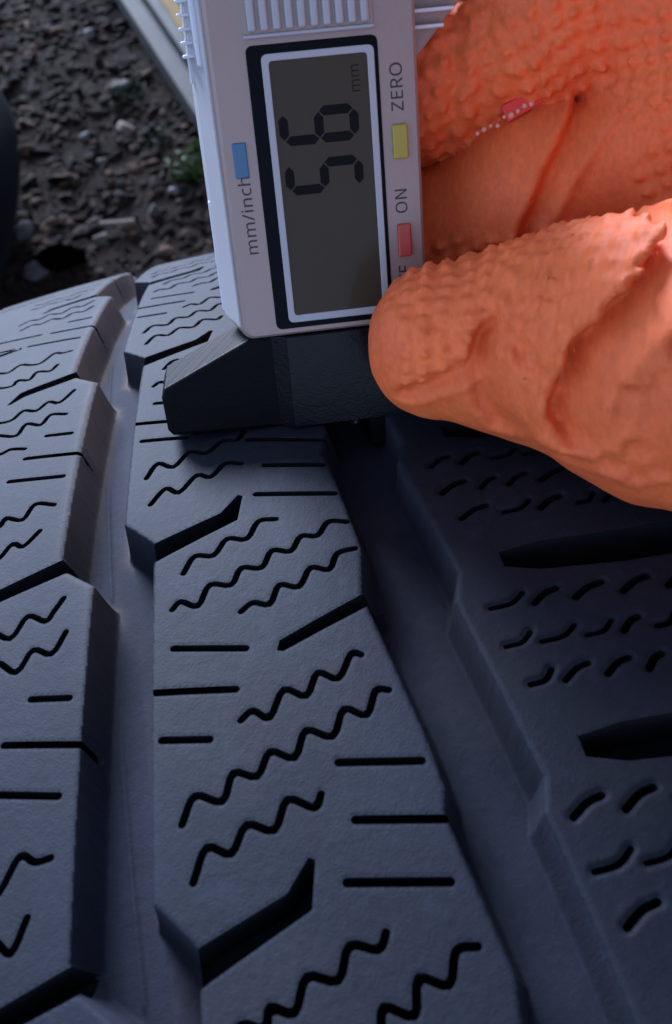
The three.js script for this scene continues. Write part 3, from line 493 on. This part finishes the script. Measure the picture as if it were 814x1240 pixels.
// ---------------------------------------------------------------- ground
const GY0 = -R;
const lump = (x, z, f = 1) => 0.014 * (noise3(x * 9, 0.5, z * 9) - 0.5) + 0.006 * (noise3(x * 28, 1.5, z * 28) - 0.5) + 0.0025 * (noise3(x * 75, 4, z * 75) - 0.5);
const earthMap = texture(1024, 0.9, (u, v) => { const a = fbm(u, v, 7, 6), b = fbm(u + 0.3, v + 0.6, 70, 3), c = fbm(u + 0.1, v, 160, 2), k = 0.35 + 0.75 * a * b * 2 + 0.5 * (c - 0.5); return [k * 1.0, k * 0.9, k * 0.82]; });
const earth = new THREE.MeshPhysicalMaterial({ specularIntensity: 0.15, color: lin(0.0145, 0.0088, 0.0066), map: earthMap, roughness: 0.95 });
{
  const nx = 260, nz = 300, p = [], t = [], ix = [];
  for (let j = 0; j <= nz; j++) for (let i = 0; i <= nx; i++) { const x = lerp(-1.1, 1.1, i / nx), z = lerp(0.2, -2.6, j / nz), e = Math.min(1, 6 * Math.min(i / nx, 1 - i / nx, j / nz, 1 - j / nz)); p.push(x, GY0 - 0.006 + lump(x, z) * e, z); t.push(x, z); }
  for (let j = 0; j < nz; j++) for (let i = 0; i < nx; i++) { const q = j * (nx + 1) + i; ix.push(q, q + 1, q + nx + 2, q, q + nx + 2, q + nx + 1); }
  const g = new THREE.BufferGeometry(); g.setAttribute('position', new THREE.Float32BufferAttribute(p, 3)); g.setAttribute('uv', new THREE.Float32BufferAttribute(t, 2)); g.setIndex(ix); g.computeVertexNormals();
  const pl = new THREE.PlaneGeometry(160, 160).rotateX(-Math.PI / 2).translate(0, GY0 - 0.022, 0), uvp = pl.attributes.uv; for (let i = 0; i < uvp.count; i++) uvp.setXY(i, uvp.getX(i) * 160, uvp.getY(i) * 160);
  const o = mesh('ground', g, earth); o.userData.kind = 'structure';
  const o2 = mesh('far_ground', pl, earth); o2.userData.kind = 'structure';
}
const stoneShape = (k, flat = 0.6, detail = 2) => {
  const g = mergeVerticesOf(new THREE.IcosahedronGeometry(1, detail)), p = g.attributes.position;
  for (let i = 0; i < p.count; i++) {
    let x = p.getX(i), y = p.getY(i), z = p.getZ(i), r = 0.75 + 0.55 * noise3(x * 1.1 + k * 7, y * 1.1, z * 1.1) + 0.12 * noise3(x * 3 + k, y * 3, z * 3);
    for (let c = 0; c < 5; c++) { const a = hash(k, c, 1) * 6.28, b = hash(k, c, 2) * 2 - 1, s = Math.sqrt(1 - b * b), dd = x * Math.cos(a) * s + y * b + z * Math.sin(a) * s; if (dd * r > 0.66) r *= 0.66 / (dd * r); }   // knapped facets
    p.setXYZ(i, x * r, y * r * flat, z * r * (0.65 + 0.3 * hash(k, 9)));
  }
  g.computeVertexNormals(); return g;
};
function mergeVerticesOf(g) { const p = g.attributes.position, m = new Map(), q = [], ix = []; for (let i = 0; i < p.count; i++) { const k = [p.getX(i), p.getY(i), p.getZ(i)].map((v) => Math.round(v * 1e4)).join(); if (!m.has(k)) { m.set(k, q.length / 3); q.push(p.getX(i), p.getY(i), p.getZ(i)); } ix.push(m.get(k)); } const o = new THREE.BufferGeometry(); o.setAttribute('position', new THREE.Float32BufferAttribute(q, 3)); o.setIndex(ix); const t = new Float32Array(q.length / 3 * 2); for (let i = 0; i < t.length / 2; i++) { t[2 * i] = q[3 * i] * 0.01; t[2 * i + 1] = q[3 * i + 2] * 0.01; } o.setAttribute('uv', new THREE.BufferAttribute(t, 2)); return o; }
const stoneMap = texture(256, 0.02, (u, v) => { const k = 0.7 + 0.5 * (fbm(u, v, 8, 4) - 0.5) + 0.3 * (fbm(u, v, 60, 2) - 0.5); return [k, k * 0.98, k * 0.95]; });
const stoneMat = new THREE.MeshPhysicalMaterial({ specularIntensity: 0.2, color: lin(0.56, 0.43, 0.38), map: stoneMap, roughness: 0.9 });
{
  const gravel = new THREE.Group(); gravel.name = 'gravel'; gravel.userData = { kind: 'stuff' }; scene.add(gravel);
  const q = new THREE.Quaternion(), m = new THREE.Matrix4(), col = new THREE.Color();
  for (let k = 0; k < 7; k++) {
    const n = k < 5 ? 6500 : 6000, im = new THREE.InstancedMesh(k < 2 ? stoneShape(k, 0.5, 1) : stoneShape(k, k > 4 ? 0.16 : 0.42, 1).toNonIndexed(), stoneMat, n); im.geometry.computeVertexNormals();
    im.name = 'gravel_stones'; im.castShadow = im.receiveShadow = true; im.userData.kind = 'stuff';
    for (let i = 0; i < n; i++) {
      const x = lerp(-0.75, 0.5, rnd()), z = lerp(-0.72, -2.2, rnd()), s = 0.0013 + 0.0095 * rnd() ** 5, el = 0.7 + 0.9 * rnd();
      q.setFromEuler(new THREE.Euler(rnd() * 0.8 - 0.4, rnd() * 6.28, rnd() * 0.8 - 0.4));
      m.compose(new THREE.Vector3(x, GY0 - 0.006 + lump(x, z) + s * (0.3 * rnd() - 0.05), z), q, new THREE.Vector3(s * el, s, s / el)); im.setMatrixAt(i, m);
      const b = rnd(), t = rnd(), v = b < 0.75 ? 0.008 + 0.018 * rnd() : b < 0.9 ? 0.03 + 0.035 * rnd() : 0.08 + 0.1 * rnd();
      col.setRGB(v * (1.12 + 0.2 * t), v * (0.9 + 0.05 * t), v * (0.8 - 0.14 * t)); im.setColorAt(i, col);
    }
    gravel.add(im);
  }
}
const onGround = (x, z) => GY0 - 0.006 + lump(x, z);
for (const [label, x, z, sx, sy, sz, turn, c, k] of [
  ['pale buff elongated stone chip lying alone in the middle of the gravel', -0.072, -1.131, 0.011, 0.007, 0.022, 0.5, [0.3, 0.22, 0.17], 11],
  ['orange brown stone fragment at the left of the gravel', -0.196, -1.131, 0.014, 0.008, 0.009, 0.2, [0.26, 0.13, 0.08], 12],
  ['small bluish white pebble left of the pale buff chip', -0.121, -1.135, 0.008, 0.006, 0.011, -0.5, [0.36, 0.36, 0.38], 13],
  ['tiny round white pebble below the bluish white one', -0.106, -1.078, 0.0065, 0.0055, 0.0065, 0, [0.4, 0.38, 0.36], 14],
  ['rounded cream pebble just above the dark lump', -0.124, -0.968, 0.010, 0.008, 0.009, 0.3, [0.36, 0.3, 0.25], 15],
  ['tan rounded stone beside the dark lump, close behind the tyre', -0.12, -0.935, 0.011, 0.008, 0.010, 0.9, [0.2, 0.155, 0.11], 16],
  ['large smooth grey stone between dark lump and dark wheel', -0.19, -0.905, 0.018, 0.012, 0.014, 0.4, [0.13, 0.125, 0.13], 17],
  ['dull brown grey stone above the large smooth grey one', -0.205, -0.97, 0.016, 0.011, 0.013, 1.2, [0.09, 0.078, 0.07], 18],
  ['grey upright stone close behind the tyre groove', -0.054, -0.955, 0.008, 0.011, 0.009, 0.2, [0.15, 0.14, 0.13], 19],
  ['small lilac white chip right of the grey upright stone', -0.027, -0.985, 0.007, 0.005, 0.009, -0.6, [0.38, 0.36, 0.4], 20],
  ['grey stone near the beam, highest large stone on the gravel', -0.068, -1.215, 0.013, 0.009, 0.010, 0.7, [0.17, 0.165, 0.16], 21],
  ['white stone flake near the top edge of the gravel', -0.096, -1.36, 0.008, 0.006, 0.010, 0.1, [0.32, 0.31, 0.3], 22],
]) {
  const o = mesh('stone', stoneShape(k, 1, 3), new THREE.MeshStandardMaterial({ color: lin(...c.map((v) => v * 0.3)), map: stoneMap, roughness: 0.9 }));
  o.scale.set(sx, sy, sz); o.rotation.y = turn; o.position.set(x, onGround(x, z) + sy * 0.35, z); tag(o, label, 'stone', 'larger stones on the gravel');
}
{
  const o = mesh('rubber_lump', stoneShape(31, 1, 3), new THREE.MeshPhysicalMaterial({ specularIntensity: 0, color: lin(0.0005, 0.0005, 0.0006), roughness: 1 }));
  o.scale.set(0.025, 0.018, 0.022); o.position.set(-0.166, onGround(-0.166, -0.905) + 0.008, -0.905); tag(o, 'black shapeless lump on the gravel just behind the tyre', 'lump');
  const st = mesh('twig', new THREE.TubeGeometry(new THREE.CatmullRomCurve3([[-0.118, -0.955], [-0.108, -0.951], [-0.09, -0.944], [-0.078, -0.943]].map(([x, z]) => new THREE.Vector3(x, onGround(x, z) + 0.009, z))), 16, 0.0028, 8), new THREE.MeshStandardMaterial({ color: lin(0.2, 0.165, 0.14), map: stoneMap, roughness: 0.9 }));
  tag(st, 'pale broken twig beside the rounded cream pebble', 'twig');
}
{ // a second wheel's tyre, cut off by the left edge of the view
  const w = thing('spare_tyre', 'dark tyre lying on the gravel at the left edge of the view', 'tyre'); w.position.set(-0.492, GY0 + 0.10, -0.97); w.rotation.z = -0.42;
  const pr = []; for (const [r, y] of [[0.19, 0.02], [0.24, 0.0], [0.275, 0.012], [0.29, 0.035], [0.292, 0.06], [0.288, 0.068], [0.288, 0.075], [0.293, 0.083], [0.293, 0.12], [0.288, 0.128], [0.288, 0.135], [0.29, 0.142], [0.275, 0.168], [0.24, 0.18], [0.19, 0.16], [0.19, 0.02]]) pr.push(new THREE.Vector2(r, y));
  mesh('tyre_body', new THREE.LatheGeometry(pr, 120), new THREE.MeshPhysicalMaterial({ specularIntensity: 0.15, color: lin(0.002, 0.0022, 0.003), roughness: 0.9 }), w);
}
{ // weathered beam
  const b = thing('beam', 'grey weathered beam with a yellow stripe lying on the gravel', 'beam');
  const d = new THREE.Vector3(0.082, 0, 0.408).normalize(), n = new THREE.Vector3(d.z, 0, -d.x), y = new THREE.Vector3(0, 1, 0);
  b.position.set(-0.011, GY0, -1.229); b.quaternion.setFromRotationMatrix(new THREE.Matrix4().makeBasis(n, y, d));
  const wood = texture(512, 0.3, (u, v) => { const k = 0.75 + 0.35 * (fbm(u, v * 0.15, 40, 4) - 0.5) + 0.3 * (fbm(u, v, 8, 5) - 0.5); return [k, k * 1.0, k * 1.02]; });
  const grey = new THREE.MeshPhysicalMaterial({ specularIntensity: 0.3, color: lin(0.075, 0.072, 0.07), map: wood, roughness: 0.75 }), yellow = new THREE.MeshPhysicalMaterial({ specularIntensity: 0.2, color: lin(0.2, 0.115, 0.012), map: wood, roughness: 0.75 });
  const piece = (name, x0, x1, y0, y1, m, dz = 0) => { const g = new RoundedBoxGeometry(x1 - x0, y1 - y0, 1.5 + dz, 3, 0.0025).translate((x0 + x1) / 2, (y0 + y1) / 2, -0.16), p = g.attributes.position, t = new Float32Array(p.count * 2); for (let i = 0; i < p.count; i++) { t[2 * i] = p.getX(i) + p.getY(i); t[2 * i + 1] = p.getZ(i); } g.setAttribute('uv', new THREE.BufferAttribute(t, 2)); return mesh(name, g, m, b); };
  piece('lower_step', 0, 0.026, -0.02, 0.022, grey); piece('upper_step', 0.0262, 0.041, -0.02, 0.036, grey, 0.004); piece('yellow_stripe', 0.0412, 0.062, -0.02, 0.033, yellow, 0.002);
}
const leafGreen = [new THREE.MeshPhysicalMaterial({ specularIntensity: 0.12, color: lin(0.024, 0.055, 0.008), roughness: 0.6, side: THREE.DoubleSide }), new THREE.MeshPhysicalMaterial({ specularIntensity: 0.12, color: lin(0.009, 0.019, 0.006), roughness: 0.65, side: THREE.DoubleSide })];
for (const [label, x, z, n, r, h, mi] of [
  ['low green weed on the gravel beside the silver gauge', 0.0, -1.02, 60, 0.035, 0.028, 0],
  ['sparse dark weed on the gravel left of the beam', -0.058, -1.2, 26, 0.026, 0.014, 1],
  ['tiny weed between the beam and the pale chip', -0.03, -1.1, 18, 0.02, 0.012, 1],
  ['leafy green weed beyond the yellow striped beam', 0.085, -1.40, 70, 0.045, 0.05, 0],
]) {
  const w = thing('weed', label, 'weed', 'weeds on the gravel'); w.position.set(x, onGround(x, z), z);
  const leaves = [];
  for (let i = 0; i < n; i++) {
    const l = 0.006 + 0.009 * rnd(), g = new THREE.PlaneGeometry(l * 0.55, l, 2, 3), p = g.attributes.position;
    for (let v = 0; v < p.count; v++) { const t = p.getY(v) / l + 0.5, wd = Math.sin(Math.PI * (0.1 + 0.88 * t)) ** 0.8; p.setXYZ(v, p.getX(v) * wd, p.getY(v) + l / 2, -0.3 * l * t * t + Math.abs(p.getX(v)) * 0.5); }
    const a = rnd() * 6.28, rr = r * Math.sqrt(rnd()); g.rotateX(-0.4 - rnd() * 0.9); g.rotateY(a); g.translate(Math.cos(a) * rr, h * rnd() * (1 - rr / r * 0.6), Math.sin(a) * rr); leaves.push(g);
  }
  const f = mergeGeometries(leaves); f.computeVertexNormals(); mesh('foliage', f, leafGreen[mi], w);
  const stems = []; for (let i = 0; i < 7; i++) { const a = rnd() * 6.28, rr = r * 0.8; stems.push(new THREE.TubeGeometry(new THREE.QuadraticBezierCurve3(new THREE.Vector3(0, -0.004, 0), new THREE.Vector3(Math.cos(a) * rr * 0.3, h * 0.7, Math.sin(a) * rr * 0.3), new THREE.Vector3(Math.cos(a) * rr, h * 0.8, Math.sin(a) * rr)), 6, 0.0007, 5)); }
  mesh('stem', mergeGeometries(stems), leafGreen[1], w);
}

renderer.render(scene, camera);
